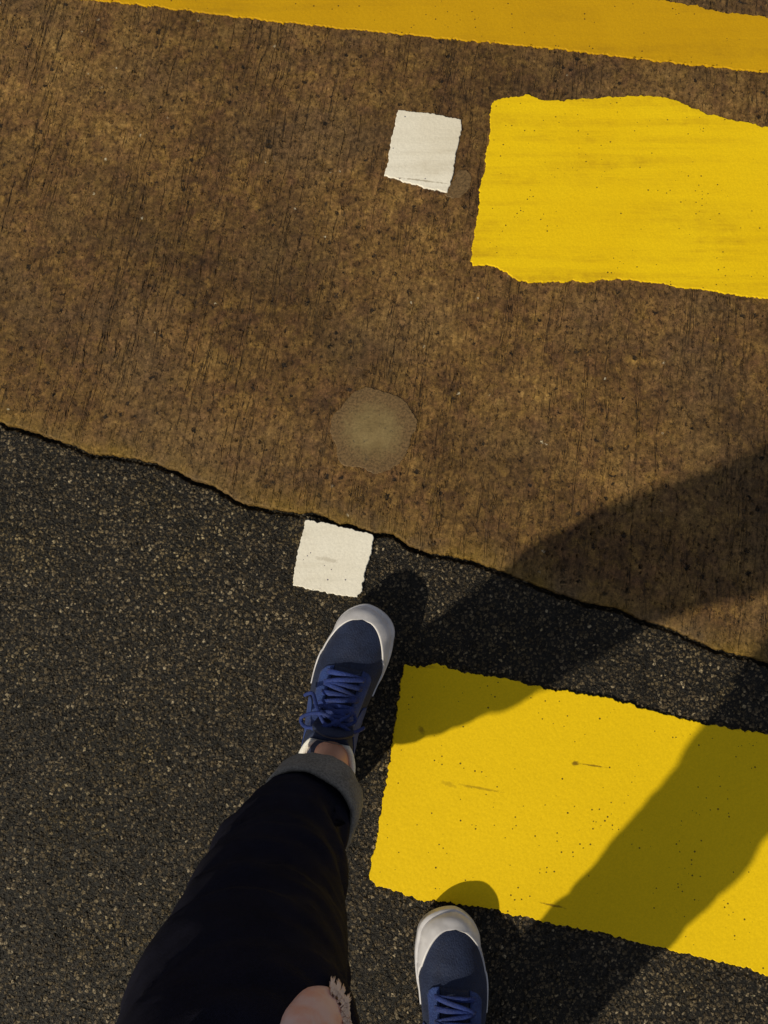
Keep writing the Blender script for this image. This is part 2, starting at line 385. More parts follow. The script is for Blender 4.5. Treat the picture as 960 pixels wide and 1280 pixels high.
def ring_px(cx, cy, rx, ry, n, wob, seed):
    return [(cx + rx * math.cos(i / n * math.tau) * (1 + wob * noise.noise(Vector((math.cos(i / n * math.tau) * 2, math.sin(i / n * math.tau) * 2, seed)))),
             cy - ry * math.sin(i / n * math.tau) * (1 + wob * noise.noise(Vector((math.cos(i / n * math.tau) * 2 + 5, math.sin(i / n * math.tau) * 2, seed))))) for i in range(n)]
tag(marking('mortar_patch', ring_px(466, 539, 52, 53, 60, 0.22, 2.0), 0.0003, 0.0029, MO, 0.0011, 12.0),
    'smooth round olive brown mortar patch in the concrete above the lower white square', 'repair patch')
tag(marking('mortar_patch', [(556, 244), (561, 232), (568, 224), (571, 212), (582, 214), (590, 222), (588, 236), (578, 246), (566, 250)], 0.0003, 0.0028, MO, 0.0012, 15.0),
    'small smeared mortar spot touching the corner of the upper white square', 'repair patch')

# ------------------------------------------------------------ the person
V = Vector
def mat_cloth(name, c1, c2, scale=700, rough=0.85, bump=0.0004, sheen=0.0, spec=0.25, weave=True):
    M = NT(name, rough, spec)
    a = M.noise(scale, 3, 0.7).outputs['Fac']; b = M.noise(30, 4, 0.6).outputs['Fac']
    c = M.mix(M.ramp(M.math('ADD', M.math('MULTIPLY', a, 0.7), M.math('MULTIPLY', b, 0.3)), (0.4, 0.0), (0.6, 1.0)), c1, c2)
    M.col(c); h = a
    if weave:
        wv = M.n('ShaderNodeTexWave', {'Vector': M.map(rot=(0.3, 0.2, 0.6)), 'Scale': 260, 'Distortion': 1.5}).outputs['Fac']
        h = M.math('ADD', a, M.math('MULTIPLY', wv, 0.6))
    M.bump(h, bump, 0.8); M.b.inputs['Sheen Weight'].default_value = sheen
    return M.m
def mat_skin():
    M = NT('skin', 0.5, 0.4)
    a = M.noise(25, 4, 0.6).outputs['Fac']; f = M.noise(600, 3, 0.6).outputs['Fac']
    M.col(M.mix(a, (0.62, 0.30, 0.19), (0.70, 0.38, 0.27))); M.bump(f, 0.0003, 0.5)
    M.b.inputs['Subsurface Weight'].default_value = 0.12; M.b.inputs['Subsurface Radius'].default_value = (0.010, 0.004, 0.002)
    M.b.inputs['Subsurface Scale'].default_value = 0.5
    return M.m
SKIN = mat_skin()
DENIM = mat_cloth('black_denim', (0.0042, 0.0042, 0.0100), (0.0095, 0.0100, 0.0230), 900, 0.9, 0.0004, 0.0, 0.12)
CUFF = mat_cloth('denim_reverse', (0.115, 0.112, 0.110), (0.230, 0.225, 0.220), 420, 0.9, 0.0006)
COAT = mat_cloth('coat_cloth', (0.012, 0.012, 0.017), (0.022, 0.022, 0.030), 500, 0.9, 0.0006)
HAIRM = mat_cloth('hair', (0.010, 0.007, 0.005), (0.020, 0.014, 0.010), 300, 0.5, 0.0010)

person = bpy.data.objects.new('person', None); C.objects.link(person)
person.location = (0, 0, 0)
tag(person, 'person in dark rolled-cuff jeans and blue trainers stepping over the joint between asphalt and concrete', 'person')

def tube(bm, pts, n=20, caps=True, up0=V((0, 1, 0))):
    """pts: (Vector, radius) ; a loft of rings perpendicular to the path"""
    rings = []
    for i, (p, r) in enumerate(pts):
        a = pts[max(0, i - 1)][0]; b = pts[min(len(pts) - 1, i + 1)][0]
        d = (b - a).normalized()
        u = up0 if abs(d.dot(up0)) < 0.9 else Vector((0, 0, 1) if up0.y else (0, 1, 0))
        s_ = d.cross(u).normalized(); t_ = s_.cross(d).normalized()
        rx, ry = r if isinstance(r, tuple) else (r, r)
        rings.append([bm.verts.new(p + s_ * math.cos(k / n * math.tau) * rx + t_ * math.sin(k / n * math.tau) * ry) for k in range(n)])
    for r0, r1 in zip(rings, rings[1:]):
        for k in range(n): bm.faces.new((r0[k], r0[(k + 1) % n], r1[(k + 1) % n], r1[k]))
    if caps: bm.faces.new(rings[0][::-1]); bm.faces.new(rings[-1])
    return rings

def ball(bm, c, r, rot=None):
    m = Matrix.Translation(c) @ (rot.to_4x4() if rot else Matrix()) @ Matrix.Diagonal((*r, 1))
    bmesh.ops.create_uvsphere(bm, u_segments=24, v_segments=16, radius=1, matrix=m)

def fuse(name, bm, mat, parent, voxel, smooth=4, factor=0.5, wr=None):
    bmesh.ops.recalc_face_normals(bm, faces=bm.faces)
    me = bpy.data.meshes.new(name); bm.to_mesh(me); bm.free()
    o = bpy.data.objects.new(name, me); C.objects.link(o)
    r = o.modifiers.new('r', 'REMESH'); r.mode = 'VOXEL'; r.voxel_size = voxel
    s_ = o.modifiers.new('s', 'SMOOTH'); s_.factor = factor; s_.iterations = smooth
    dg = bpy.context.evaluated_depsgraph_get(); dg.update()
    me2 = bpy.data.meshes.new_from_object(o.evaluated_get(dg))
    bpy.data.objects.remove(o); bpy.data.meshes.remove(me)
    if wr:
        me2.update()
        for v in me2.vertices: v.co += v.normal * wr(v.co)
    me2.name = name; me2.materials.clear()
    return link(name, me2, mat, parent)

V = Vector
# joints (left = stepping leg)
LA, LK, LH = V((-0.069, -0.083, 0.10)), V((-0.108, -0.245, 0.49)), V((-0.085, -0.43, 0.86))
RA, RK, RH = V((0.072, -0.47, 0.09)), V((0.094, -0.475, 0.46)), V((0.082, -0.44, 0.86))
PEL = V((0, -0.44, 0.88)); CH = V((0, -0.44, 1.18)); NK = V((0, -0.42, 1.36)); HD = V((0, -0.365, 1.49))

def hand(bm, wrist, elbow, side):
    """palm, four curled fingers behind the phone and a thumb in front of it"""
    d = V((-side * 0.72, 0.45, 0.52)).normalized()
    palm = wrist + d * 0.045
    up = V((0, math.cos(PITCH), math.sin(PITCH))); fw = V((0, math.sin(PITCH), -math.cos(PITCH)))
    tube(bm, [(wrist, (0.020, 0.026)), (wrist + d * 0.02, (0.022, 0.033)), (palm, (0.020, 0.038)), (wrist + d * 0.07, (0.015, 0.036))], 16)
    for k, (L, r) in enumerate(((0.058, 0.0072), (0.064, 0.0076), (0.060, 0.0074), (0.048, 0.0064))):
        b = wrist + d * 0.055 + up * (0.028 - 0.019 * k)
        inn = V((-side, 0, 0))
        a1 = b + (inn * 0.6 + fw * 0.5).normalized() * L * 0.42
        a2 = a1 + (inn * 0.9 - fw * 0.25).normalized() * L * 0.33
        a3 = a2 + (inn * 0.75 - fw * 0.5).normalized() * L * 0.25
        tube(bm, [(b - inn * 0.012, r), (b, r * 1.05), (a1, r), (a2, r * 0.92), (a3, r * 0.7)], 10)
        ball(bm, a3, (r * 0.72,) * 3)
    t0 = wrist + d * 0.022 + up * 0.024
    t1 = t0 + (V((-side, 0, 0)) * 0.2 + up * 0.6 - fw * 0.7).normalized() * 0.034
    t2 = t1 + (V((-side, 0, 0)) * 0.85 + up * 0.4 - fw * 0.1).normalized() * 0.026
    tube(bm, [(t0, 0.012), (t0.lerp(t1, 0.6), 0.0105), (t1, 0.0092), (t2, 0.0072)], 10); ball(bm, t2, (0.0075,) * 3)

def body():
    bm = bmesh.new()
    for A, K, H in ((LA, LK, LH), (RA, RK, RH)):   # legs
        d = (K - A).normalized()
        back = V((-0.010, -0.028, 0)) if A is LA else V((0, -0.004, 0))
        tube(bm, [(A - V((0, 0, 0.035)), 0.028), (A, 0.029), (A + d * 0.05 + back * 0.8, 0.030), (A + d * 0.14 + back, 0.038), (A + d * 0.22 + back * 0.6, 0.044), (A.lerp(K, 0.85), 0.044), (K, 0.047), (K.lerp(H, 0.3), 0.060), (H, 0.078)], 24)
        q_ = Matrix.Rotation(R(-11.5) if A is LA else R(-7), 3, 'Z')
        ball(bm, A + q_ @ V((-0.008 if A is LA else 0, 0.050, -0.048)), (0.026, 0.086, 0.020), q_)       # foot
        ball(bm, A + q_ @ V((0, 0.030, -0.018)), (0.023, 0.036, 0.028), q_)
        ball(bm, A + V((-0.005 if A is LA else 0, -0.004, -0.030)), (0.026, 0.032, 0.036))
        ball(bm, A + V((0.023, 0, 0.0)), (0.009, 0.012, 0.012)); ball(bm, A + V((-0.025, 0, -0.005)), (0.009, 0.012, 0.012))
    tube(bm, [(PEL - V((0, 0, 0.03)), (0.12, 0.075)), (PEL, (0.155, 0.10)), (V((0, -0.445, 1.0)), (0.125, 0.085)), (CH, (0.145, 0.10)), (V((0, -0.435, 1.29)), (0.15, 0.08)), (V((0, -0.43, 1.335)), (0.07, 0.05))], 28)
    tube(bm, [(V((0, -0.43, 1.30)), 0.052), (NK, 0.047), (V((0, -0.395, 1.43)), 0.050)], 20)
    # head looking down at the phone
    rot = Matrix.Rotation(R(-28), 3, 'X')
    def hp(x, y, z): return HD + rot @ V((x, y, z))
    ball(bm, HD, (0.072, 0.090, 0.100), rot); ball(bm, hp(0, 0.028, -0.055), (0.050, 0.055, 0.052), rot)
    ball(bm, hp(0, 0.060, -0.092), (0.022, 0.018, 0.016), rot)               # chin
    ball(bm, hp(0, 0.094, -0.022), (0.010, 0.014, 0.022), rot); ball(bm, hp(0, 0.103, -0.036), (0.014, 0.012, 0.010), rot)   # nose
    ball(bm, hp(0, 0.086, -0.063), (0.022, 0.010, 0.0055), rot); ball(bm, hp(0, 0.084, -0.072), (0.019, 0.010, 0.006), rot)  # lips
    for s_ in (-1, 1):
        ball(bm, hp(0.073 * s_, -0.004, -0.015), (0.010, 0.018, 0.030), rot)   # ears
        ball(bm, hp(0.030 * s_, 0.080, 0.014), (0.018, 0.010, 0.006), rot)     # brow
        sh, el, wr = V((0.165 * s_, -0.43, 1.285)), V((0.215 * s_, -0.31, 1.05)), V((0.125 * s_, -0.055, 1.195))
        tube(bm, [(V((0.09 * s_, -0.43, 1.29)), 0.05), (sh, 0.050), (sh.lerp(el, 0.4), 0.038), (el, 0.029), (el.lerp(wr, 0.35), 0.031), (wr, 0.024)], 20)
        hand(bm, wr, el, s_)
    return fuse('body', bm, SKIN, person, 0.0045, 2, 0.5)
body()
# eyes
rot = Matrix.Rotation(R(-28), 3, 'X')
def mat_plain(name, c, rough=0.4, spec=0.5, n=200):
    M = NT(name, rough, spec); a = M.noise(n, 2).outputs['Fac']
    M.col(M.mix(M.ramp(a, (0.4, 0.0), (0.6, 1.0)), c, tuple(x * 0.85 for x in c))); return M.m
EYE = mat_plain('eye_white', (0.75, 0.73, 0.70), 0.15); IRIS = mat_plain('iris', (0.03, 0.015, 0.008), 0.1)
for s_ in (-1, 1):
    bm = bmesh.new(); ball(bm, HD + rot @ V((0.030 * s_, 0.0795, -0.002)), (0.0125, 0.0105, 0.0075), rot); e = from_bm('eye', bm, EYE, person)
    bm = bmesh.new(); ball(bm, HD + rot @ V((0.030 * s_, 0.0875, -0.004)), (0.0045, 0.0035, 0.0045), rot); from_bm('iris', bm, IRIS, e)
bm = bmesh.new()
ball(bm, HD + rot @ V((0, -0.022, 0.022)), (0.084, 0.096, 0.098), rot)
for s_ in (-1, 1): tube(bm, [(HD + rot @ V((0.060 * s_, -0.02, 0.03)), 0.035), (HD + rot @ V((0.072 * s_, -0.035, -0.06)), 0.028), (HD + V((0.07 * s_, -0.085, -0.17)), 0.022)], 14)
ball(bm, HD + V((0, -0.09, -0.08)), (0.075, 0.045, 0.10))
fuse('hair', bm, HAIRM, person, 0.006, 3, 0.5, lambda c: 0.003 * noise.noise(V((c.x * 160, c.y * 160, c.z * 14))))

# coat
bm = bmesh.new()
tube(bm, [(V((0, -0.44, 0.90)), (0.165, 0.115)), (V((0, -0.44, 0.95)), (0.160, 0.112)), (V((0, -0.445, 1.02)), (0.150, 0.105)), (CH, (0.165, 0.115)), (V((0, -0.435, 1.28)), (0.165, 0.095)), (V((0, -0.43, 1.34)), (0.080, 0.062))], 32)
tube(bm, [(V((0, -0.43, 1.31)), 0.068), (V((0, -0.415, 1.385)), 0.064)], 20)
for s_ in (-1, 1):
    sh, el, wr = V((0.165 * s_, -0.43, 1.285)), V((0.215 * s_, -0.31, 1.05)), V((0.125 * s_, -0.055, 1.195))
    tube(bm, [(V((0.08 * s_, -0.43, 1.28)), 0.06), (sh, 0.066), (sh.lerp(el, 0.5), 0.058), (el.lerp(V((el.x, sh.y, el.z)), 0.15), 0.056), (el.lerp(wr, 0.15), 0.054), (el.lerp(wr, 0.5), 0.048), (el.lerp(wr, 0.93), 0.038)], 20)
    ball(bm, el, (0.055, 0.058, 0.055))
fuse('coat', bm, COAT, person, 0.008, 3, 0.5, lambda c: 0.006 * noise.fractal(V((c.x * 9, c.y * 9, c.z * 14)), 0.9, 2.0, 3))

# jeans
def wrinkle(c):
    big = noise.fractal(V((c.x * 7 + 3, c.y * 7, c.z * 16)), 0.9, 2.0, 4)
    cr = noise.noise(V((c.x * 10 + c.z * 12, c.y * 12, c.z * 34)))
    return 0.0085 * big - 0.0075 * max(0, cr) ** 0.7 * (1 if c.z < 0.62 else 0.3)
bm = bmesh.new()
left_leg = [(V((-0.075, -0.101, 0.150)), (0.045, 0.050)), (V((-0.089, -0.119, 0.19)), (0.053, 0.057)), (V((-0.110, -0.153, 0.240)), (0.070, 0.067)),
            (V((-0.114, -0.190, 0.33)), (0.077, 0.073)), (V((-0.113, -0.220, 0.42)), (0.085, 0.078)), (V((-0.112, -0.248, 0.50)), (0.093, 0.080)),
            (V((-0.103, -0.29, 0.60)), (0.084, 0.078)), (V((-0.095, -0.365, 0.74)), (0.086, 0.082)), (V((-0.085, -0.42, 0.85)), (0.088, 0.095))]
tube(bm, left_leg, 30)
tube(bm, [(V((0.074, -0.475, 0.15)), 0.054), (V((0.079, -0.478, 0.22)), 0.062), (V((0.09, -0.482, 0.33)), 0.068), (V((0.094, -0.478, 0.46)), 0.074),
          (V((0.09, -0.465, 0.62)), 0.086), (V((0.085, -0.45, 0.76)), 0.096), (RH, 0.100)], 30)
tube(bm, [(V((0, -0.44, 0.785)), (0.10, 0.085)), (V((0, -0.44, 0.86)), (0.17, 0.11)), (V((0, -0.44, 0.99)), (0.135, 0.096))], 30)
jeans = fuse('jeans', bm, DENIM, person, 0.0065, 3, 0.5, wrinkle)

def cuff(a, b, ra, rb, seed):
    """folded denim: outer wall, rounded lip, inner wall, open in the middle"""
    d = (b - a).normalized(); s_ = d.cross(V((1, 0, 0))).normalized(); t_ = s_.cross(d)
    prof = [(1.0, 0.0), (0.7, 0.0020), (0.35, 0.0030), (0.08, 0.0025), (0.0, 0.0), (0.03, -0.0030), (0.3, -0.0042), (0.7, -0.0045), (1.0, -0.006), (1.05, -0.003)]
    n = 56; bm = bmesh.new(); rings = []
    for h, o in prof:
        rg = []
        for k in range(n):
            ang = k / n * math.tau; r = ra + (rb - ra) * h + o
            wv = 1 + 0.04 * noise.noise(V((math.cos(ang) * 5, math.sin(ang) * 5, seed + h * 2))) + 0.07 * noise.noise(V((math.cos(ang) * 1.6, math.sin(ang) * 1.6, seed + h * 0.8)))
            ax = 0.006 * noise.noise(V((math.cos(ang) * 1.2, math.sin(ang) * 1.2, seed + 9)))
            rg.append(bm.verts.new(a + d * ((b - a).length * h + ax) + (t_ * math.cos(ang) + s_ * math.sin(ang)) * r * wv))
        rings.append(rg)
    for i in range(len(rings)):
        r0, r1 = rings[i], rings[(i + 1) % len(rings)]
        for k in range(n): bm.faces.new((r0[k], r0[(k + 1) % n], r1[(k + 1) % n], r1[k]))
    bmesh.ops.recalc_face_normals(bm, faces=bm.faces)
    return from_bm('cuff', bm, CUFF, jeans)
cuff(V((-0.074, -0.097, 0.143)), V((-0.087, -0.116, 0.184)), 0.0510, 0.0570, 1.0)
cuff(V((0.073, -0.474, 0.13)), V((0.077, -0.478, 0.195)), 0.060, 0.066, 6.0)

# ---- frayed tear at the knee of the stepping leg, skin and pale threads
me = jeans.data
import mathutils
bvh = mathutils.bvhtree.BVHTree.FromPolygons([v.co.copy() for v in me.vertices], [tuple(p.vertices) for p in me.polygons])
def on_leg(u, v, off):
    o = cam.location.copy(); d = (gp(u, v) - o).normalized()
    h = bvh.ray_cast(o, d)
    if h[0] is None: return None
    return h[0] + h[1] * off
def tear():
    n = 44; bm = bmesh.new(); cx, cy = 388, 1293
    rings = []
    for f, off in ((1.0, -0.002), (1.0, 0.0015), (0.85, 0.0045), (0.6, 0.008), (0.3, 0.010)):
        rg = []
        for k in range(n):
            a = k / n * math.tau
            wob = 1 + 0.05 * noise.noise(V((math.cos(a) * 2, math.sin(a) * 2, 1)))
            u, v = 40 * math.cos(a), 62 * math.sin(a)
            q = R(18); u, v = u * math.cos(q) + v * math.sin(q), -u * math.sin(q) + v * math.cos(q)
            p = on_leg(cx + u * wob * f, cy - v * wob * f, off)
            rg.append(bm.verts.new(p))
        rings.append(rg)
    for r0, r1 in zip(rings, rings[1:]):
        for k in range(n): bm.faces.new((r0[k], r0[(k + 1) % n], r1[(k + 1) % n], r1[k]))
    bm.faces.new(rings[-1]); bmesh.ops.recalc_face_normals(bm, faces=bm.faces)
    o = from_bm('knee_tear', bm, KNEE, jeans); tag(o, 'pale frayed opening over the knee')
    bm = bmesh.new(); rnd = random.Random(4)
    for i in range(700):
        a = rnd.uniform(-0.75, 1.5) if i < 690 else rnd.uniform(1.5, 3.3)
        def pp(f, da=0.0):
            u, v = 40 * math.cos(a + da), 62 * math.sin(a + da); q = R(18)
            return cx + (u * math.cos(q) + v * math.sin(q)) * f, cy - (-u * math.sin(q) + v * math.cos(q)) * f
        tuft = (a * 3.4 + 0.5 * math.sin(a * 5)) % 1.0
        L = (0.04 + 0.15 * (1 - abs(tuft - 0.5) * 2)) * rnd.uniform(0.35, 1.25) if a < 1.5 else rnd.uniform(0.01, 0.03)
        da = (0.5 - tuft) * 0.12 + rnd.uniform(-0.09, 0.09)
        pts = [on_leg(*pp(rnd.uniform(0.72, 0.94)), 0.0075 if tuft > 0.3 else 0.006), on_leg(*pp(0.98, da * 0.3), 0.004), on_leg(*pp(1 + L * 0.5, da * 0.6), 0.004), on_leg(*pp(1 + L, da), 0.0025)]
        if any(p is None for p in pts) or a > 1.5: continue
        tube(bm, list(zip(pts, (0.0004, 0.0008, 0.0006, 0.0002))), 6)
    f = from_bm('frayed_thread', bm, THREAD, jeans); f['kind'] = 'stuff'
def mat_knee():
    M = NT('knee_skin', 0.6, 0.3)
    a = M.noise(40, 4, 0.6).outputs['Fac']
    M.col(M.mix(M.ramp(a, (0.4, 0), (0.6, 1)), (0.74, 0.40, 0.32), (0.74, 0.52, 0.50))); M.bump(M.noise(500, 3).outputs['Fac'], 0.0004, 0.6)
    return M.m
KNEE = mat_knee(); THREAD = mat_plain('thread', (0.84, 0.66, 0.56), 0.8, 0.2)
tear()

# ------------------------------------------------------------ trainers
def knit(name, ca, cb, cc, scale=1):
    M = NT(name, 0.7, 0.3)
    ax = M.map(rot=(0, 0, 0))
    cell = M.vor(520, M.map((1, 0.7, 1))).outputs['Distance']; n_ = M.noise(38, 4, 0.65).outputs['Fac']; f = M.noise(800, 2, 0.7).outputs['Fac']
    c = M.mix(M.ramp(n_, (0.35, 0.0), (0.65, 1.0)), ca, cb)
    c = M.mix(M.ramp(f, (0.5, 0.0), (0.7, 0.6)), c, cc)
    M.col(c); M.bump(M.math('SUBTRACT', f, cell), 0.0005, 0.8); M.b.inputs['Sheen Weight'].default_value = 0.04
    return M.m
NAVY = knit('navy_knit', (0.0055, 0.010, 0.034), (0.011, 0.020, 0.060), (0.026, 0.045, 0.105))
BLUE = knit('blue_overlay', (0.010, 0.024, 0.115), (0.022, 0.050, 0.20), (0.06, 0.11, 0.30))
LACE = knit('lace_cord', (0.005, 0.012, 0.070), (0.014, 0.034, 0.19), (0.03, 0.07, 0.30))
RUB = mat_plain('white_rubber', (0.60, 0.60, 0.66), 0.38, 0.5, 60)
LIN = mat_cloth('white_lining', (0.60, 0.60, 0.60), (0.78, 0.78, 0.77), 500, 0.9)

Ls = 0.262
def itp(t, tab):
    return float(np.interp(t, [a for a, _ in tab], [b for _, b in tab]))
def hermite(tab):
    xs_ = np.array([a for a, _ in tab]); ys_ = np.array([b for _, b in tab])
    m = np.gradient(ys_, xs_)
    def f(t):
        t = min(max(t, xs_[0]), xs_[-1]); i = min(max(int(np.searchsorted(xs_, t) - 1), 0), len(xs_) - 2)
        h = xs_[i + 1] - xs_[i]; q = (t - xs_[i]) / h
        return float((2*q**3-3*q**2+1)*ys_[i] + (q**3-2*q**2+q)*h*m[i] + (-2*q**3+3*q**2)*ys_[i+1] + (q**3-q**2)*h*m[i+1])
    return f
med = hermite([(0.06, 0.027), (0.15, 0.0335), (0.30, 0.0345), (0.45, 0.0350), (0.60, 0.0415), (0.72, 0.0470), (0.80, 0.0480), (0.86, 0.0460)])
lat = hermite([(0.06, 0.027), (0.15, 0.0350), (0.30, 0.0390), (0.45, 0.0440), (0.60, 0.0490), (0.72, 0.0480), (0.80, 0.0430), (0.86, 0.0370)])
def half(t, side):       # side +1 medial, -1 lateral
    f_ = med if side > 0 else lat
    f = lambda q: 0.905 * f_(q)
    if t < 0.06: return f(0.06) * math.sqrt(max(0, 1 - ((0.06 - t) / 0.06) ** 2)) ** 0.9
    if t > 0.86:
        e = 0.86; q = (t - e) / (1 - e)
        return f(e) * max(0, 1 - q ** 2.15) ** 0.62
    return f(t)
axisf = hermite([(0, 0), (0.3, -0.002), (0.6, 0.001), (0.8, 0.004), (1.0, 0.007)])
ztop = hermite([(0.0, 0.088), (0.06, 0.083), (0.14, 0.072), (0.24, 0.072), (0.33, 0.088), (0.40, 0.105), (0.48, 0.098), (0.58, 0.084), (0.70, 0.070), (0.80, 0.061), (0.88, 0.053), (0.94, 0.044), (0.98, 0.034), (1.0, 0.024)])
xopen = hermite([(0.0, 0.0), (0.03, 0.010), (0.08, 0.026), (0.15, 0.034), (0.22, 0.036), (0.30, 0.032), (0.36, 0.024), (0.40, 0.013), (0.43, 0.0), (1.0, 0.0)])
def spring(t): return 0.012 * max(0, (t - 0.72) / 0.28) ** 2 + 0.003 * max(0, (0.08 - t) / 0.08)
Z0 = 0.018
def surf(t, s, off=0.0):
    """upper of the shoe; s in [-1,1], +-1 at the sole, 0 at the ridge / collar"""
    side = 1 if s >= 0 else -1; a = abs(s)
    hw = half(t, side) - 0.0015; xt = min(max(0.0, xopen(t)) if t < 0.43 else 0.0, hw * 0.97)
    q = (1 - a) * math.pi / 2
    bul = 1 + 0.05 * math.sin(min(1, 2 * (1 - a)) * math.pi) * (1 if t < 0.75 else 0.3)
    x = xt + (hw - xt) * math.cos(q) ** 0.86 * bul
    z = Z0 + (ztop(t) - Z0) * math.sin(q) ** 0.92
    # small dent behind the toes
    z -= 0.003 * math.exp(-((t - 0.735) / 0.02) ** 2) * (1 - a)
    x_ = axisf(t) + side * x
    return V((x_, (t - 0.5) * Ls, z + spring(t)))
def soff(t, s, off):
    e = 0.004
    a = surf(min(t + e, 1), s) - surf(max(t - e, 0), s); b = surf(t, min(s + 0.02, 1)) - surf(t, max(s - 0.02, -1))
    n_ = a.cross(b)
    if n_.length < 1e-12: n_ = V((0, 0, 1))
    n_.normalize()
    if n_.z < -0.2: n_ = -n_
    c = surf(t, s)
    if t > 0.95:
        n2 = (c - V((axisf(t), 0.40 * Ls, 0.018 + spring(t)))).normalized(); k_ = min(1, (t - 0.95) / 0.03)
        if n_.dot(n2) < 0: n_ = -n_
        n_ = (n_ * (1 - k_) + n2 * k_).normalized()
        return c + n_ * off
    if n_.dot(c - V((axisf(t), (0.48 - 0.5) * Ls * 0 + c.y * 0.8, 0.03))) < 0: n_ = -n_
    return c + n_ * off

def patch(name, tl, sfun, ns, off, mat, parent, fx, th=0.0014):
    """a sheet lying on the upper: t stations, sfun(t) -> (s0, s1); off raises it, th gives it thickness"""
    bm = bmesh.new(); R0 = []
    for lay in (off, off - th):
        G = []
        for t in tl:
            s0, s1 = sfun(t)
            G.append([bm.verts.new(fx(soff(t, s0 + (s1 - s0) * j / ns, lay))) for j in range(ns + 1)])
        R0.append(G)
    A, B = R0; n = len(tl)
    for i in range(n - 1):
        for j in range(ns):
            bm.faces.new((A[i][j], A[i+1][j], A[i+1][j+1], A[i][j+1])); bm.faces.new((B[i][j], B[i][j+1], B[i+1][j+1], B[i+1][j]))
    rim = [(i, 0) for i in range(n)] + [(n - 1, j) for j in range(1, ns + 1)] + [(i, ns) for i in range(n - 2, -1, -1)] + [(0, j) for j in range(ns - 1, 0, -1)]
    for (i, j), (k, l) in zip(rim, rim[1:] + rim[:1]):
        bm.faces.new((A[i][j], A[k][l], B[k][l], B[i][j]))
    bmesh.ops.remove_doubles(bm, verts=bm.verts, dist=0.00005)
    bmesh.ops.recalc_face_normals(bm, faces=bm.faces)
    return from_bm(name, bm, mat, parent)

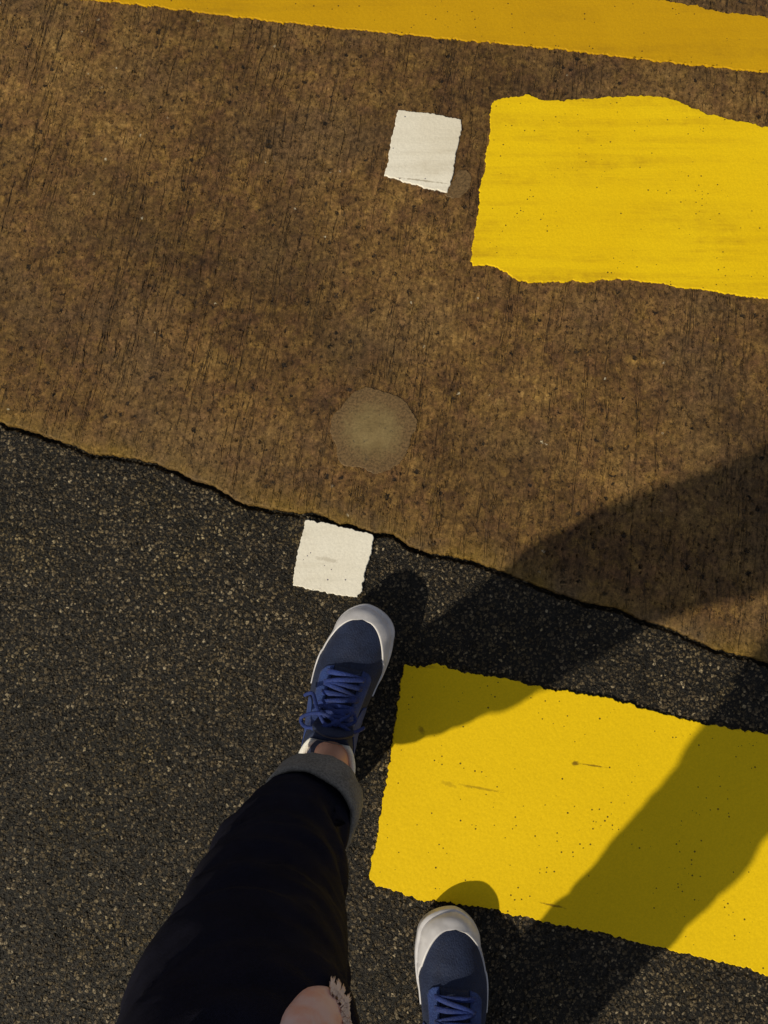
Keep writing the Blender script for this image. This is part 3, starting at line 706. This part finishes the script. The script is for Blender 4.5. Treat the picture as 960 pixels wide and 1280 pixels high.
def make_shoe(mx, pos, yaw, pitch):
    root_m = Matrix.Translation(pos) @ Matrix.Rotation(yaw, 4, 'Z') @ Matrix.Rotation(pitch, 4, 'X') @ Matrix.Translation((0, Ls * 0.42 if pitch else 0, 0))
    if pitch: root_m = Matrix.Translation(pos) @ Matrix.Rotation(yaw, 4, 'Z') @ Matrix.Translation((0, -Ls * 0.42, 0)) @ Matrix.Rotation(pitch, 4, 'X') @ Matrix.Translation((0, Ls * 0.42, 0))
    fx = lambda p: root_m @ V((p.x * mx, p.y, p.z))
    tt = sorted(set([round(float(x), 5) for x in list(np.linspace(0, 1, 41)) + list(0.06 * np.linspace(0, 1, 9) ** 2) + list(1 - 0.14 * np.linspace(0, 1, 14) ** 2) + [0.425, 0.435]]))
    def shell(name, ts_, sbf, n, off, mat, parent):
        """both halves of the upper in one skin; joined along the ridge wherever sbf is 0 on both sides"""
        bm = bmesh.new(); rows = []
        for t in ts_:
            a, b = sbf(t, -1), sbf(t, 1)
            Lp = [bm.verts.new(fx(soff(t, -1 + (1 - a) * j / n, off))) for j in range(n + 1)]
            Rp = [bm.verts.new(fx(soff(t, b + (1 - b) * j / n, off))) for j in range(n + 1)]
            closed = a < 1e-6 and b < 1e-6 and (xopen(t) <= 1e-4 or t >= 0.43)
            lo = -0.0006 if a > 1e-6 or b > 1e-6 else off
            rows.append((Lp + [bm.verts.new(fx(soff(t, -a, lo)))], [bm.verts.new(fx(soff(t, b, lo)))] + Rp, closed))
        for (A, B, c0), (A2, B2, c1) in zip(rows, rows[1:]):
            for P, Q in ((A, A2), (B, B2)):
                for j in range(n + 1): bm.faces.new((P[j], P[j + 1], Q[j + 1], Q[j]))
            if c0 and c1: bm.faces.new((A[-1], B[0], B2[0], A2[-1]))
        bmesh.ops.remove_doubles(bm, verts=bm.verts, dist=0.00025)
        bmesh.ops.recalc_face_normals(bm, faces=bm.faces)
        return from_bm(name, bm, mat, parent)
    up = shell('shoe', tt, lambda t, sd_: 0.0, 16, 0.0, NAVY, person)
    # sole
    bm = bmesh.new(); n = 48; rings = []
    ots = [0.5 - 0.5 * math.cos(i / n * math.pi) for i in range(n + 1)]
    loop = [(t, 1) for t in ots] + [(t, -1) for t in ots[-2:0:-1]]
    for grow, z, fl in ((-0.006, 0.0, 1), (-0.001, 0.0015, 1), (0.0012, 0.007, 1), (0.0002, 0.013, 0.9), (0.0012, 0.019, 0.75), (0.0005, 0.0245, 0.6), (-0.004, 0.026, 0.5)):
        rg = []
        for t, sd_ in loop:
            fr = (0.00275 + 0.00125 * sd_ * min(1, half(t, sd_) / 0.03)) * max(0, (t - 0.55) / 0.45) * (1 if grow > -0.003 else 0.4)
            p = V((axisf(t) + sd_ * (half(t, sd_)), (t - 0.5) * Ls, z + spring(t)))
            c = V((axisf(t), (t - 0.5) * Ls * 0.75, p.z)); d = (p - c); d.z = 0
            d = d.normalized() if d.length > 1e-6 else V((0, 1 if t > 0.5 else -1, 0))
            p = p + d * (grow + fr - 0.004 * max(0, 1 - abs(t - 0.40) / 0.24) ** 0.5 - (0.0015 * min(1, half(t, sd_) / 0.03) if sd_ < 0 else 0))
            rg.append(bm.verts.new(fx(p)))
        rings.append(rg)
    N = len(loop)
    for r0, r1 in zip(rings, rings[1:]):
        for k in range(N): bm.faces.new((r0[k], r0[(k + 1) % N], r1[(k + 1) % N], r1[k]))
    bm.faces.new(rings[0][::-1]); bm.faces.new(rings[-1]); bmesh.ops.recalc_face_normals(bm, faces=bm.faces)
    from_bm('sole', bm, RUB, up)
    # white toe guard: where it ends on each side, measured in plan
    def sb(t, side):
        hw = half(t, side)
        if t >= 0.935 or hw < 1e-5: return 0.0
        n0 = 0.0405 if side > 0 else 0.0430
        nb = n0 * math.sqrt(max(0, 1 - ((t - 0.62) / 0.315) ** 2)) ** 0.9 if t > 0.62 else n0
        nb = min(nb, hw - 0.002)
        r = max(0, min(1, nb / (hw - 0.0015)))
        return 1 - (2 / math.pi) * math.acos(min(1, r ** (1 / 0.86)))
    tw = [x for x in np.linspace(0.58, 0.935, 40)] + [0.935 + 0.0649 * (1 - (1 - q) ** 2) for q in np.linspace(0.04, 1, 20)]
    shell('toe_guard', tw, lambda t, sd_: max(sb(t, sd_), 0), 14, 0.0016, RUB, up)
    # overlays: eyestays along the lacing, side wings, heel counter
    el = np.linspace(0.40, 0.70, 26)
    for sd_ in (1, -1):
        def ef(t, sd_=sd_):
            e = max(0, min(1, (0.70 - t) / 0.04)); w_ = 0.30 * math.sqrt(e)
            a, b = 0.24, 0.24 + w_ * 0.9
            return (a, b + 0.001) if sd_ > 0 else (-b - 0.001, -a)
        patch('eyestay', el, ef, 6, 0.0022, BLUE, up, fx, 0.002)
    for sd_ in (1, -1):
        def wf(t, sd_=sd_):
            c_ = 0.62 + 0.12 * math.sin((t - 0.1) * 6); h_ = 0.28 * math.sin(max(0.02, min(1, (t - 0.12) / 0.42)) * math.pi) ** 0.6
            a, b = max(0.30, c_ - h_), min(0.99, c_ + h_)
            return (a, b) if sd_ > 0 else (-b, -a)
        patch('side_panel', np.linspace(0.13, 0.53, 26), wf, 8, 0.0013, BLUE, up, fx, 0.001)
    patch('heel_counter', np.linspace(0.002, 0.11, 10), lambda t: (0.45, 0.98), 6, 0.0018, BLUE, up, fx, 0.0012)
    patch('heel_counter', np.linspace(0.002, 0.11, 10), lambda t: (-0.98, -0.45), 6, 0.0018, BLUE, up, fx, 0.0012)
    # tongue rising out of the throat
    patch('tongue', np.linspace(0.44, 0.70, 16), lambda t: (-0.23, 0.23), 10, 0.0012, NAVY, up, fx, 0.003)
    bm = bmesh.new(); G = []
    for i in range(9):
        q = i / 8; t = 0.455 - 0.048 * q
        row = []
        for j in range(13):
            a = (j / 12 - 0.5) * 2
            wdt = 0.021 + 0.006 * q - 0.004 * max(0, q - 0.8) * 5
            zc_ = surf(0.455, 0).z + 0.004 + 0.022 * q - 0.010 * a * a - 0.002 * (1 if q > 0.95 else 0)
            row.append((a * wdt, (t - 0.5) * Ls + 0.004 * a * a, zc_))
        G.append(row)
    vs = []
    for lay in (0.0, -0.0055):
        vs.append([[bm.verts.new(fx(V((x, y + lay * 0.6, z + lay)))) for x, y, z in row] for row in G])
    for i in range(8):
        for j in range(12):
            for L_ in vs: bm.faces.new((L_[i][j], L_[i][j+1], L_[i+1][j+1], L_[i+1][j]))
    A, B = vs
    rim = [(i, 0) for i in range(9)] + [(8, j) for j in range(1, 13)] + [(i, 12) for i in range(7, -1, -1)] + [(0, j) for j in range(11, 0, -1)]
    for (i, j), (k, l) in zip(rim, rim[1:] + rim[:1]): bm.faces.new((A[i][j], A[k][l], B[k][l], B[i][j]))
    bmesh.ops.recalc_face_normals(bm, faces=bm.faces); from_bm('tongue', bm, NAVY, up)
    # white padded collar lining
    bm = bmesh.new(); cts = np.linspace(0.025, 0.365, 20)
    pts = [(t, 1) for t in cts] + [(t, -1) for t in cts[::-1]]
    rings = []
    for ins, dz in ((0.0015, -0.003), (0.0010, 0.002), (-0.003, 0.005), (-0.008, 0.001), (-0.0095, -0.012), (-0.006, -0.035)):
        rg = []
        for t, sd_ in pts:
            x = max(0.002, xopen(t) + ins); y = (t - 0.5) * Ls
            if t < 0.10: y += (0.10 - t) / 0.10 * (-ins)
            if t > 0.36: x = max(0.004, x)
            rg.append(bm.verts.new(fx(V((axisf(t) + sd_ * x, y, ztop(t) + dz + (0.012 if t > 0.36 else 0) * (t - 0.36) / 0.055)))))
        rings.append(rg)
    for r0, r1 in zip(rings, rings[1:]):
        for k in range(len(pts) - 1): bm.faces.new((r0[k], r0[k + 1], r1[k + 1], r1[k]))
    bmesh.ops.recalc_face_normals(bm, faces=bm.faces)
    from_bm('collar_lining', bm, LIN, up)
    # laces: flat bars, crossings, and a loose bow
    bm = bmesh.new(); rows = [0.660, 0.612, 0.564, 0.516, 0.470]
    def lp(t, s, h): return fx(soff(t, s, h))
    for i, t in enumerate(rows):
        seg = [(lp(t + 0.004 * (1 if i % 2 else -1) * (a / 0.3), a, 0.0045 + 0.0035 * (1 - (a / 0.32) ** 2)), (0.0034, 0.0013)) for a in np.linspace(-0.31, 0.31, 9)]
        tube(bm, seg, 8, up0=V((0, 0, 1)))
        if i < len(rows) - 1:
            t2 = rows[i + 1]
            for sg in ((1, -1) if i > 2 else (1 - 2 * (i % 2),)):
                seg = [(lp(t + (t2 - t) * q, sg * (0.30 - 0.60 * q), 0.0055 + 0.003 * math.sin(q * math.pi) + (0.001 if sg > 0 else 0)), (0.0030, 0.0012)) for q in np.linspace(0, 1, 7)]
                tube(bm, seg, 8, up0=V((0, 0, 1)))
    K = V((0.002, (0.462 - 0.5) * Ls, surf(0.462, 0).z + 0.010))
    ball(bm, fx(K), (0.006, 0.005, 0.005))
    def curve(cp, r=(0.0023, 0.0013)):
        P = []
        for i in range(len(cp) - 1):
            a, b, c, d = cp[max(i - 1, 0)], cp[i], cp[i + 1], cp[min(i + 2, len(cp) - 1)]
            for q in np.linspace(0, 1, 6)[:-1]:
                P.append(0.5 * ((2 * b) + (c - a) * q + (2 * a - 5 * b + 4 * c - d) * q * q + (3 * b - a - 3 * c + d) * q ** 3))
        P.append(cp[-1]); tube(bm, [(fx(p), r) for p in P], 8, up0=V((0, 0, 1)))
    l_ = -1 
    curve([K, K + V((-0.014, 0.008, 0.004)), K + V((-0.032, 0.004, -0.006)), K + V((-0.044, -0.006, -0.020)), K + V((-0.036, -0.014, -0.014)), K + V((-0.016, -0.008, 0.001)), K])
    curve([K, K + V((0.012, 0.010, 0.003)), K + V((0.018, 0.014, -0.002)), K + V((0.022, 0.006, -0.006)), K + V((0.014, 0.0, -0.002)), K])
    curve([K, K + V((-0.012, -0.004, 0.002)), K + V((-0.026, 0.012, -0.004)), K + V((-0.036, 0.026, -0.020)), K + V((-0.047, 0.020, -0.034))])
    curve([K, K + V((0.010, -0.002, 0.003)), K + V((0.022, -0.008, -0.006)), K + V((0.034, -0.002, -0.022))])
    from_bm('laces', bm, LACE, up)
    return up
fs = make_shoe(1, V((-0.0545, 0.006, 0.0)), R(-11.5), R(7)); tag(fs, 'left trainer, planted ahead')
rs = make_shoe(-1, V((0.079, -0.378, 0.0)), R(-7), 0); tag(rs, 'right trainer, trailing behind')

# ------------------------------------------------------------ the phone that takes the picture, its lens at the camera
phone = bpy.data.objects.new('phone', None); C.objects.link(phone)
phone.location = cam.location; phone.rotation_euler = cam.rotation_euler
tag(phone, 'black smartphone held flat in both hands above the road', 'phone')
GL = mat_plain('phone_glass', (0.01, 0.01, 0.012), 0.1); MT = mat_plain('phone_metal', (0.10, 0.10, 0.11), 0.3)
def rbox(name, x0, x1, y0, y1, z0, z1, bev, mat, parent):
    bm = bmesh.new(); bmesh.ops.create_cube(bm, size=1)
    for v in bm.verts: v.co = V((x0 + (v.co.x + .5) * (x1 - x0), y0 + (v.co.y + .5) * (y1 - y0), z0 + (v.co.z + .5) * (z1 - z0)))
    bmesh.ops.bevel(bm, geom=bm.edges[:], offset=bev, segments=3, affect='EDGES'); return from_bm(name, bm, mat, parent)
rbox('case', -0.055, 0.020, -0.130, 0.025, 0.0045, 0.0120, 0.003, MT, phone)
rbox('screen', -0.0525, 0.0175, -0.127, 0.022, 0.0122, 0.0128, 0.0002, GL, phone)
rbox('camera_bump', -0.012, 0.012, -0.035, 0.012, 0.0030, 0.0046, 0.0006, GL, phone)
